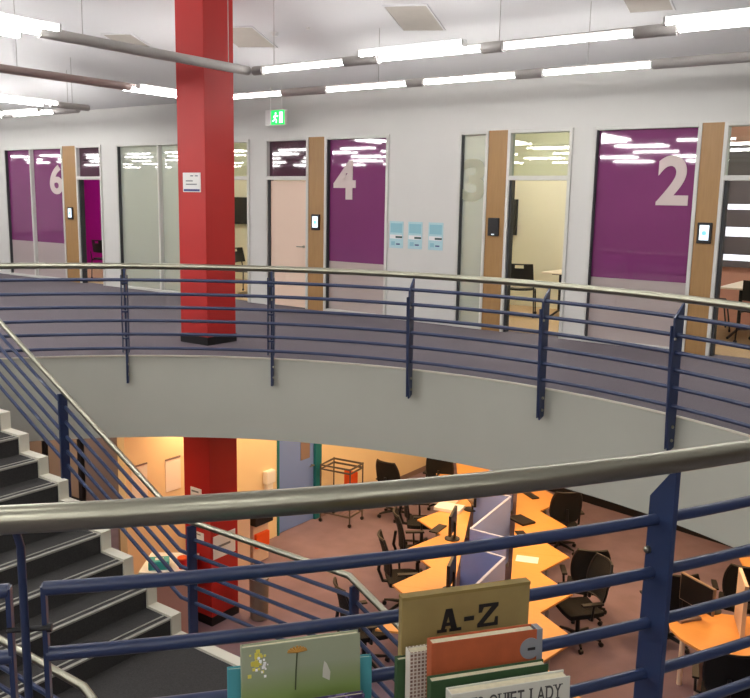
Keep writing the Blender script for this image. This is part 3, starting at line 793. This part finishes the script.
# blue screens zigzagging along the spine
def panel(a, b, z0, z1, label, th=.03):
    A_, B_ = toS(a), toS(b); L_ = (B_-A_).length; az_ = math.atan2(B_.y-A_.y, B_.x-A_.x)
    r = empty('desk_screen', (A_.x, A_.y, LOW), az_, label=label, cat='desk screen', group='blue screens between the desk rows')
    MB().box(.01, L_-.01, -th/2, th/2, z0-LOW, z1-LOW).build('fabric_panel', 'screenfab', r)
    MB().box(0, L_, -th/2-.002, th/2+.002, z1-LOW, z1-LOW+.008).build('edge_trim', 'screenedge', r)
    for q_ in (.03, L_-.06): MB().box(q_, q_+.03, -.03, .03, 0, z0-LOW+.01).build('leg', 'track', r)
scr = []
zig = [Vector(q) for q in ((1.17, 10.50), (1.80, 10.75), (1.35, 11.05), (2.10, 12.38))]
chain = [q+av*2*j for j in (-1, 0, 1) for q in zig]
where = ['nearest and hidden', 'second, hidden by the index board', 'third, hidden by the index board', 'fourth, rising behind the index board', 'fifth, crossing behind the upper blue rail', 'sixth, just above the upper blue rail', 'seventh, short', 'eighth, the long one below the steel handrail', 'ninth, behind the steel handrail', 'tenth, behind the steel handrail', 'eleventh, just above the steel handrail']
for i in range(len(chain)-1):
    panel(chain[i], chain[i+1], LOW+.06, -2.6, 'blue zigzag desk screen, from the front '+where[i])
# monitors
def monitor():
    r = empty('monitor')
    MB().box(-.24, .24, -.02, .02, .12, .42).build('case', 'black', r, bevel=.006)
    MB().box(-.225, .225, .02, .022, .135, .405).build('screen', mat('dark_screen', (28, 30, 36), .15), r)
    MB().box(-.03, .03, -.05, -.02, .02, .26).build('stand', 'black', r)
    MB().lathe([(.11, 0), (.11, .012), (.03, .02)], 20).build('base', 'black', r, smooth=True)
    return r
mproto = monitor(); mu = [False]
def mon(x, y, face, label):
    o = mproto if not mu[0] else copy_tree(mproto); mu[0] = True
    place(o, x, y, TOP, math.radians(face-90), label, 'monitor', 'black monitors on the beech desks')
mon(1.16, 11.60, 165, 'black monitor on the left desk row seen almost edge on beside the blue screen')
mon(1.55, 12.80, 190, 'dark monitor right of the white papers on the left desk row')
mon(1.00, 9.95, 165, 'black monitor on the left desk row behind the lettered board')
# papers, keyboards
def slab(name, x, y, yaw, w, l, h, m_, label, cat, z=TOP, group=None):
    sx, sy = S(x, y)
    o = MB().box(-w/2, w/2, -l/2, l/2, 0, h).build(name, m_, None, bevel=min(.003, h/3))
    o.location = (sx, sy, z); o.rotation_euler = (0, 0, math.radians(yaw)+YAW); tag(o, label, cat, group); return o
slab('paper', 2.12, 10.93, -15, .30, .21, .004, 'paper', 'white paper lying on the right desk row', 'paper')
slab('paper_stack', 1.22, 12.80, -25, .42, .30, .05, 'paper', 'thick white paper stack on the left desk row', 'paper')
slab('folder', 1.15, 13.15, -25, .46, .32, .03, 'pink', 'pale pink folder behind the white paper stack', 'folder')
slab('laptop', 2.28, 12.35, -60, .36, .25, .03, 'black', 'closed dark laptop on the right desk row under the steel handrail', 'laptop')
for x, y, a, lab in ((2.20, 11.75, 100, 'small dark keyboard on the right desk row just above the upper blue rail'), (.98, 11.95, 60, 'small dark keyboard on the left desk row'), (2.62, 13.5, 110, 'dark keyboard on the farthest right row desk')):
    slab('keyboard', x, y, a, .34, .13, .02, 'black', lab, 'keyboard', group='keyboards on the beech desks')

# curved desk at the right
r = empty('curved_desk', (*S(4.2, 8.9), LOW), label='curved orange beech desk at the lower right', cat='desk')
pl = [(3.50, 9.32), (3.44, 9.10), (3.48, 8.86), (3.58, 8.66), (3.75, 8.45), (4.0, 8.27), (4.4, 8.10), (5.0, 8.0), (5.6, 8.2), (5.6, 9.2), (4.9, 9.35), (4.4, 9.42), (3.95, 9.52), (3.62, 9.48)]
MB().prism([S(*q) for q in pl], TOP-.03, TOP).build('desktop', 'beech', r, world=True, bevel=.004)
for q in ((3.62, 9.15), (4.1, 8.45), (5.3, 8.5), (4.9, 9.2)):
    a, b = S(*q); MB().tube([(a, b, LOW), (a, b, TOP-.03)], .03, 10).build('leg', 'pink', r, world=True, smooth=True)
a, b = S(3.72, 8.78); MB().box(a-.015, a+.015, b-.22, b+.22, LOW+.02, TOP-.03).build('side_panel', 'pink', r, world=True)
r = empty('desk_divider', (*S(4.25, 9.15), TOP), math.radians(75)+YAW, label='narrow cream upright divider standing on the curved desk', cat='divider')
MB().box(-.25, .25, -.02, .02, 0, .62).build('panel', 'pink', r, bevel=.005)
MB().box(-.27, -.25, -.022, .022, 0, .62).build('edge_trim', 'tabletop', r)
r = empty('monitor', (*S(3.86, 9.42), TOP), math.radians(-65)+YAW, label='brown backed monitor on an arm standing on the curved desk', cat='monitor')
MB().box(-.26, .26, -.03, .01, .10, .44).build('case', 'monback', r, bevel=.01)
MB().box(-.245, .245, -.034, -.03, .115, .425).build('screen', 'black', r)
MB().tube([(0, .0, .26), (.0, .12, .22), (.0, .26, .10), (.0, .28, .01)], .025, 8).build('arm', 'black', r, smooth=True)
MB().lathe([(.1, 0), (.1, .015), (.04, .02)], 18, Matrix.Translation((0, .26, 0))).build('base', 'black', r, smooth=True)
slab('document_tray', 3.70, 9.35, 20, .3, .22, .03, 'greybrown', 'dark tray on the left end of the curved desk', 'tray')
desk([Vector(q) for q in ((4.95, 10.45), (5.08, 11.12), (5.9, 11.3), (5.9, 10.2), (5.2, 10.1))], 'orange desk at the right edge behind the cream divider', [Vector((5.1, 10.5)), Vector((5.2, 11.0)), Vector((5.8, 10.4))])

# ------------------------------------------------------------------ wire trolley
cx, cy = -.53, 14.10
r = empty('wire_trolley', (*S(cx, cy), LOW), math.radians(-28)+YAW, label='open grey wire frame trolley on castors by the blue door', cat='trolley')
W, D_, H = .29, .22, 1.02
for z in (H, H-.07, .18):
    f = MB(); f.tube([(-W, -D_, z), (W, -D_, z), (W, D_, z), (-W, D_, z), (-W, -D_, z)], .013, 6)
    f.build('frame', 'trolleymetal', r)
for sx, sy in ((-1, -1), (1, -1), (1, 1), (-1, 1)):
    l = MB().tube([(sx*W, sy*D_, .06), (sx*W, sy*D_, H+.02)], .013, 8).build('leg', 'trolleymetal', r, smooth=True)
    MB().lathe([(.02, -.018), (.032, -.014), (.032, .014), (.02, .018)], 12, Matrix.Translation((sx*W, sy*D_, .032)) @ Matrix.Rotation(PI/2, 4, 'X')).build('caster', 'black', l, smooth=True)
g = MB()
for i in range(8): g.tube([(-W+2*W*i/7, -D_, .18), (-W+2*W*i/7, D_, .18)], .004, 5)
g.build('wire_shelf', 'trolleymetal', r)
r = empty('orange_sheet', (*S(cx+.12, cy-.05), LOW+.62), math.radians(-28)+YAW, label='bright orange sheet hanging inside the wire trolley', cat='sheet')
MB().box(-.06, .2, -.05, -.04, -.06, .32).build('sheet', 'orange', r)

# pinkish cabinet, black copier piece, bin, reception counter
x0, y0 = -.86, -2.1
r = empty('cabinet', (-1.1, -1.9, LOW), label='tall pinkish cabinet end between the red column and the blue door', cat='cabinet')
MB().box(-1.34, -.86, -2.52, -1.92, LOW, LOW+.98).build('body', 'pink', r, world=True, bevel=.006)
MB().box(-.86, -.845, -2.50, -2.23, LOW+.04, LOW+.94).build('door', 'pink', r, world=True, bevel=.003)
MB().box(-.86, -.845, -2.21, -1.94, LOW+.04, LOW+.94).build('door', 'pink', r, world=True, bevel=.003)
r = empty('copier', (-1.0, -1.7, LOW), label='black machine with orange front beside the pinkish cabinet', cat='machine')
MB().box(-1.30, -.86, -1.86, -1.52, LOW, LOW+.62).build('body', 'pink', r, world=True, bevel=.01)
MB().box(-1.30, -.78, -1.88, -1.50, LOW+.62, LOW+.80).build('lid', 'black', r, world=True, bevel=.01)
MB().box(-.86, -.80, -1.84, -1.56, LOW+.25, LOW+.48).build('front_panel', 'orange', r, world=True, bevel=.01)
bx, by = S(-1.47, 10.55)
r = empty('waste_bin', (bx, by, LOW), label='round grey waste bin with white liner right of the red column', cat='bin')
MB().lathe([(.10, 0), (.12, .02), (.13, .55), (.135, .6), (.12, .6), (.115, .56)], 24).build('body', 'bin', r, smooth=True)
MB().lathe([(.125, .57), (.15, .60), (.14, .68), (.09, .70), (.05, .66)], 14).build('liner', 'white', r, smooth=True)
cxs, cys = S(-2.5, 9.87)
r = empty('reception_counter', (cxs, cys, LOW), 0, label='pinkish counter with white top behind the stairs', cat='counter')
X = Matrix.Rotation(YAW, 4, 'Z')
MB().box(-.30, .25, -.02, .5, 0, .93, X).build('front', 'pinkwall', r)
MB().box(-.34, .28, -.08, .54, .93, .96, X).build('top', 'white', r, bevel=.004)
r = empty('tissue_box', (*S(-2.62, 9.95), LOW+.96), YAW+.2, label='turquoise box on the white topped counter', cat='box')
MB().box(-.13, .12, -.09, .09, 0, .11).build('body', 'tealbag', r, bevel=.01)
MB().box(-.05, .05, -.03, .03, .11, .115).build('opening', 'white', r)
r = empty('red_tub', (*S(-2.33, 9.95), LOW+.96), 0, label='small red tub on the counter end beside the column', cat='tub')
MB().lathe([(.05, 0), (.065, .13), (.055, .13), (.045, .02)], 18).build('body', 'darkred', r, smooth=True)
MB().lathe([(.066, .125), (.066, .14), (.02, .145)], 18).build('lid', 'orange', r, smooth=True)

# ------------------------------------------------------------------ furniture in the glazed rooms
def visitor_chair():
    r = empty('visitor_chair')
    def seat(u, v): return (-.22+.44*u, -.21+.42*v, .45+.015*(2*u-1)**2-.02*v)
    MB().grid(seat, 8, 8, (0, 0, -.03)).build('seat', 'black', r, smooth=True)
    b = MB()
    def back(u0, u1, v0, v1):
        def fn(u, v):
            u = u0+(u1-u0)*u; v = v0+(v1-v0)*v
            return ((2*u-1)*(.23-.02*v), -.24-.05*v+.05*(2*u-1)**2, .58+.27*v)
        return fn
    b.grid(back(0, 1, 0, .74), 8, 5, (0, -.015, 0)); b.grid(back(0, .34, .74, 1), 3, 2, (0, -.015, 0)); b.grid(back(.66, 1, .74, 1), 3, 2, (0, -.015, 0)); b.grid(back(.3, .7, .92, 1), 4, 1, (0, -.015, 0))
    b.build('backrest', 'black', r, smooth=True)
    for s in (-1, 1):
        l = MB().tube([(s*.23, -.27, .60), (s*.235, -.24, .42), (s*.25, -.25, .05)], .011, 8).build('leg', 'black', r, smooth=True)
        MB().lathe([(.018, -.014), (.026, -.01), (.026, .01), (.018, .014)], 10, Matrix.Translation((s*.25, -.25, .027)) @ Matrix.Rotation(PI/2, 4, 'X')).build('caster', 'black', l, smooth=True)
        l = MB().tube([(s*.235, -.24, .42), (s*.235, .18, .42), (s*.25, .24, .05)], .011, 8).build('leg', 'black', r, smooth=True)
        MB().lathe([(.018, -.014), (.026, -.01), (.026, .01), (.018, .014)], 10, Matrix.Translation((s*.25, .24, .027)) @ Matrix.Rotation(PI/2, 4, 'X')).build('caster', 'black', l, smooth=True)
    return r
vp = visitor_chair(); vu = [False]
def vchair(x, y, deg, label):
    o = vp if not vu[0] else copy_tree(vp); vu[0] = True
    o.location = (x, y, .008); o.rotation_euler = (0, 0, math.radians(deg-90)); tag(o, label, 'chair', 'black visitor chairs in the glazed rooms')
vchair(1.60, 1.72, 112, 'black chair with slotted back in the room numbered 3')
vchair(2.55, 1.95, 200, 'black chair behind the table in the room numbered 3, half hidden by the door pier')
vchair(4.42, 2.35, 20, 'black chair left of the cream table in the room numbered 2')
vchair(5.35, 1.35, 80, 'black chair in front of the cream table in the room numbered 2')
vchair(-3.75, 1.05, 20, 'black chair just visible right of the red column upstairs')
vchair(-7.78, .85, 90, 'black chair at the small table in the purple room')
vchair(5.75, 2.3, 180, 'black chair at the right edge, beyond the cream table')
def table(x, y, w, d, label, m_='tabletop', rz=0):
    r = empty('meeting_table', (x, y, .008), rz, label=label, cat='table', group='meeting tables in the glazed rooms')
    MB().box(-w/2, w/2, -d/2, d/2, .70, .725).build('tabletop', m_, r, bevel=.004)
    for s in (-1, 1):
        l = MB().tube([(s*(w/2-.15), 0, .70), (s*(w/2-.15), 0, .08)], .025, 8)
        l.tube([(s*(w/2-.15), -d/2+.1, .03), (s*(w/2-.15), 0, .09), (s*(w/2-.15), d/2-.1, .03)], .018, 8)
        l.box(s*(w/2-.15)-.08, s*(w/2-.15)+.08, -.15, .15, .67, .70)
        l.build('leg', 'black', r, smooth=True)
table(2.55, 2.15, 1.2, .8, 'cream table beside the black chair in the room numbered 3')
table(5.5, 1.95, 1.5, 1.3, 'cream table at the right edge in the room numbered 2')
table(-7.3, 1.45, .9, .7, 'small cream table in the purple room')
def tv(x, z, w, h, lab, y=RD, rz=0):
    r = empty('wall_screen', (x, y, z), rz, label=lab, cat='television')
    MB().box(-w/2, w/2, -.08, -.03, -h/2, h/2).build('case', 'black', r, bevel=.006)
    MB().box(-w/2+.02, w/2-.02, -.083, -.08, -h/2+.02, h/2-.02).build('screen', mat('tv_glass', (22, 24, 28), .08), r)
    MB().box(-.1, .1, -.03, 0, -.1, .1).build('wall_bracket', 'black', r)
tv(-5.85, 1.52, 1.0, .58, 'black television seen right of the red column upstairs')
tv(.68, 1.55, .40, .62, 'black wall screen at the left of the open doorway numbered 3')
# grey panel, reflected light put in as glowing white bands, in room 2
r = empty('window_blind', (4.9, RD, .9), label='dark grey blind with three glowing white bands in the right-hand room', cat='blind')
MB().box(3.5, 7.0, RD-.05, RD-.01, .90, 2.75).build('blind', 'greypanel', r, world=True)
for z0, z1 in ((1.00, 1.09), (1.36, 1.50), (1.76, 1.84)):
    MB().box(3.5, 7.0, RD-.06, RD-.05, z0, z1).build('band', 'glowband', r, world=True)

# ------------------------------------------------------------------ books by the near railing
BY = math.radians(13)
def book(name, x, y, z0, w, h, th, cover, label, yaw=17, lean=8, cat='book'):
    sx, sy = S(x, y)
    r = bpy.data.objects.new(name, None); col.objects.link(r); r.empty_display_size = .05
    rot = Matrix.Rotation(math.radians(yaw)+YAW, 4, 'Z') @ Matrix.Rotation(math.radians(-lean), 4, 'X')
    r.rotation_euler = rot.to_euler(); r.location = (sx, sy, z0); MW[r.name] = Matrix.Translation((sx, sy, z0)) @ rot
    tag(r, label, cat, 'books displayed by the near railing')
    c = MB(); c.box(0, w, 0, .003, 0, h); c.box(0, w, th-.003, th, 0, h); c.box(0, .003, .003, th-.003, 0, h)
    c.build('cover', cover, r, bevel=.0008)
    MB().box(.003, w-.004, .003, th-.003, .003, h-.004).build('page_block', 'pages', r)
    return r
SH = .60
# card board divider lettered A-Z
sx, sy = S(.070, 1.74)
r = empty('index_board', (sx, sy, SH), math.radians(18)+YAW, label='tan wooden index board lettered A-Z standing behind the books', cat='board')
MB().box(0, .312, 0, .022, 0, .334).build('board', 'azboard', r, bevel=.002)
MB().box(.0, .312, -.0005, .0225, .327, .3345).build('top_edge', mat('worn_edge', (132, 114, 62), .7), r)
def slabA(mb, ox, oz, s):        # slab serif letters in local x z
    def pr(p): mb.prism_xz([(ox+a*s, oz+b*s) for a, b in p], -.0015, 0)
    # A: two slanted stems, bar, serifs
    pr([(.14, .0), (.30, .0), (.56, 1), (.36, 1)]); pr([(.64, 0), (.90, 0), (.64, 1), (.40, 1)])
    pr([(.30, .26), (.70, .26), (.68, .40), (.34, .40)]); pr([(0, 0), (.42, 0), (.42, .13), (0, .13)]); pr([(.54, 0), (1.06, 0), (1.06, .13), (.54, .13)])
def slabZ(mb, ox, oz, s):
    def pr(p): mb.prism_xz([(ox+a*s, oz+b*s) for a, b in p], -.0015, 0)
    pr([(.04, .86), (.92, .86), (.92, 1), (.04, 1)]); pr([(0, 0), (.92, 0), (.92, .14), (0, .14)])
    pr([(0, .14), (.26, .14), (.92, .86), (.62, .86)]); pr([(.04, .64), (.18, .64), (.26, .86), (.04, .86)]); pr([(.76, .14), (.92, .14), (.92, .38), (.80, .38)])
g = MB(); slabA(g, .084, .240, .055); slabZ(g, .182, .240, .055); g.box(.149, .173, -.0015, 0, .260, .270)
g.build('lettering', 'azink', r)
# patterned white spine
book('patterned_book', .090, 1.685, SH, .050, .232, .03, 'mesh_print', 'white and brown patterned narrow book left of the orange book', lean=2)
book('olive_book', .064, 1.712, SH, .03, .20, .02, 'greenbook', 'narrow dark green book edge below the left side of the index board', lean=2)
b = book('orange_book', .134, 1.625, SH, .242, .284, .03, 'orangebook', 'worn orange cloth book with grey round sticker in front of the index board', lean=3)
MB().lathe([(.024, 0), (.024, .001)], 24, Matrix.Translation((.226, 0, .243)) @ Matrix.Rotation(PI/2, 4, 'X')).build('sticker', 'greydisc', b, smooth=True)
g = MB(); g.box(.220, .238, -.0016, -.0008, .239, .245); g.build('sticker_mark', 'azink', b)
MB().box(.2425, .256, .001, .029, .0, .283).build('spine_strip', 'greydisc', b)
b = book('green_book', .130, 1.575, SH, .264, .230, .025, 'greenbook', 'dark green cloth book between the orange book and the pale book', lean=3)
b = book('pale_book', .166, 1.52, SH, .262, .236, .03, 'whitebook', 'pale book titled THIS QUIET LADY, front of the row', lean=3)
SER = dict(T=[(.5, 0)], H=[(.1, 0), (.9, 0), (.1, 1), (.9, 1)], I=[(.5, 0), (.5, 1)], U=[(.12, 1), (.88, 1)], E=[(.1, 0), (.1, 1)], L=[(.12, 0), (.12, 1)], A=[(.06, 0), (.94, 0)], D=[(.12, 0), (.12, 1)], Y=[(.06, 1), (.94, 1), (.5, 0)])
WID = dict(T=.95, H=1.1, I=.32, S=.75, Q=1.15, U=1.05, E=.85, L=.85, A=1.1, D=1.08, Y=1.0)
tot = sum(WID.get(c, .55)+.16 for c in 'THIS QUIET LADY'); x = .012; sc_ = .232/tot; tm = MB(); z0_, z1_ = .193, .223
for c in 'THIS QUIET LADY':
    w_ = WID.get(c, .55)*sc_
    if c != ' ':
        g = fit(textmesh(c, 1.0, .002, .008), x, x+w_, z0_, z1_, -.0002)
        tm.add([(v.x, max(-.001, min(0, v.y)), v.z) for v in g.v], g.f)
        for u, v in SER.get(c, []):
            cx0 = x+u*w_; zz = z0_ if v == 0 else z1_-.0018; tm.box(cx0-.0042, cx0+.0042, -.0011, 0, zz, zz+.0018)
    x += w_+.16*sc_
tm.build('title', mat('title_ink', (70, 70, 66), .7), b)
# flower picture book with neighbours
b = book('flower_book', -.273, 1.695, SH, .268, .226, .02, 'artbook', 'green picture book with a flower on its cover, left of the index board', lean=4)
g = MB(); g.tube([(.118, -.001, .115), (.120, -.001, .16), (.123, -.001, .202)], .0016, 6); g.build('flower_stem', 'stemink', b)
g = MB()
for k in range(9):
    t = PI*(k/8); g.tube([(.123, -.001, .203), (.123+.022*math.cos(t), -.001, .208+.008*math.sin(t)-.004*abs(math.cos(t)))], [.0035, .0022], 6)
g.build('flower_head', 'flower', b)
g = MB()
for k in range(26):
    x, z = .034+random.gauss(0, .009), .195+random.gauss(0, .014); q = random.uniform(.0015, .0045); g.box(x-q, x+q, -.0012, 0, z-q, z+q)
g.build('yellow_sparkle', 'yellow', b)
g = MB()
for k in range(18):
    x, z = .048+random.gauss(0, .008), .180+random.gauss(0, .012); q = random.uniform(.001, .003); g.box(x-q, x+q, -.0014, 0, z-q, z+q)
g.build('white_sparkle', 'paper', b)
g = MB(); g.prism_xz([(.180, .135), (.196, .125), (.198, .145), (.190, .165), (.184, .172), (.181, .155)], -.0012, 0); g.build('white_shape', 'whitebook', b)
book('teal_book', -.312, 1.73, SH, .327, .158, .015, 'teal2', 'teal book edge showing behind the flower picture book', yaw=12, lean=3)
book('spotted_book', -.155, 1.655, SH, .155, .128, .015, 'spotted', 'dark violet spotted book below the flower picture book', yaw=17, lean=2)
# display shelf that carries them
sx, sy = S(-.36, 1.45)
r = empty('display_shelf', (sx, sy, 0), math.radians(13)+YAW, label='low shelf unit under the displayed books, just below the view', cat='shelf')
MB().box(0, .86, .0, .34, SH-.03, SH-.001).build('shelf_top', 'shelf', r)
for x in (0, .83): MB().box(x, x+.03, 0, .34, 0, SH-.03).build('side_panel', 'shelf', r)
MB().box(.03, .83, .32, .34, 0.02, SH-.03).build('back_panel', 'shelf', r)
MB().box(.03, .83, .0, .32, .28, .30).build('shelf', 'shelf', r)

# ------------------------------------------------------------------ warm lights under the gallery
def downlight(x, y, lab, power, c=(1, .65, .34), size=.5, sv=True):
    sx, sy = S(x, y) if sv else (x, y)
    r = empty('downlight', (sx, sy, SOF), label=lab, cat='downlight', group='warm downlights under the gallery')
    MB().lathe([(.16, -.012), (.19, -.006), (.19, 0)], 24).build('trim_ring', 'white', r, smooth=True)
    MB().lathe([(.15, -.016), (.15, -.011)], 24).build('lens', 'warm', r, smooth=True)
    area((sx, sy, SOF-.03), size, size, power, c, name='downlight_lamp')
DL = [(-1.05, -4.9, 1), (-.95, -2.7, 1), (-.6, -1.1, 1), (-.2, .8, 1), (0.1, 3.0, 1)]
for i, (x, y, p) in enumerate(DL):
    downlight(x, y, 'warm downlight washing the peach wall, ' + ['behind the counter', 'above the notices', 'above the dispenser', 'above the wire trolley', 'near the far end'][i], 26, sv=False)
for i, (x, y) in enumerate(((.7, 11.3), (1.3, 13.0), (2.3, 11.4), (2.1, 9.9), (3.6, 12.3), (4.2, 9.3), (5.0, 10.6))):
    downlight(x, y, 'warm downlight above the desks, ' + ['left row', 'left row far end', 'right row middle', 'right row near end', 'beyond the right row', 'curved desk', 'right edge desk'][i], 24)
area((-5.2, -3.3, SOF-.05), 2, .6, 60, (1, .8, .6), name='far_left_fill')  # added fill light to brighten the far left glazing, no fitting here

# ------------------------------------------------------------------ world, camera, view
w = bpy.data.worlds.new('world'); sc.world = w; w.use_nodes = True
w.node_tree.nodes['Background'].inputs[0].default_value = (.8, .82, .9, 1); w.node_tree.nodes['Background'].inputs[1].default_value = .15
cam = bpy.data.cameras.new('camera'); co = bpy.data.objects.new('camera', cam); col.objects.link(co); sc.camera = co
cam.sensor_width = 36; cam.sensor_fit = 'HORIZONTAL'; cam.lens = 853/750*36; cam.clip_start = .05; cam.clip_end = 100
p, ro = .1719, .019
Fv = Vector((0, math.cos(p), -math.sin(p))); U0 = Vector((0, math.sin(p), math.cos(p))); X0 = Vector((1, 0, 0))
Xv = X0*math.cos(ro)+U0*math.sin(ro); Uv = -math.sin(ro)*X0+math.cos(ro)*U0
Rz = Matrix.Rotation(YAW, 3, 'Z')
Xv, Uv, Bv = Rz @ Xv, Rz @ Uv, Rz @ (-Fv)
cx_, cy_ = S(0, 0)
co.matrix_world = Matrix(((Xv.x, Uv.x, Bv.x, cx_), (Xv.y, Uv.y, Bv.y, cy_), (Xv.z, Uv.z, Bv.z, 1.787), (0, 0, 0, 1)))
sc.view_settings.view_transform = 'Standard'; sc.view_settings.look = 'None'; sc.view_settings.gamma = 1; sc.view_settings.use_curve_mapping = False
sc.view_settings.exposure = 0.0
sc.cycles.use_denoising = True
sc.cycles.max_bounces = 8; sc.cycles.transparent_max_bounces = 12; sc.cycles.sample_clamp_indirect = 6
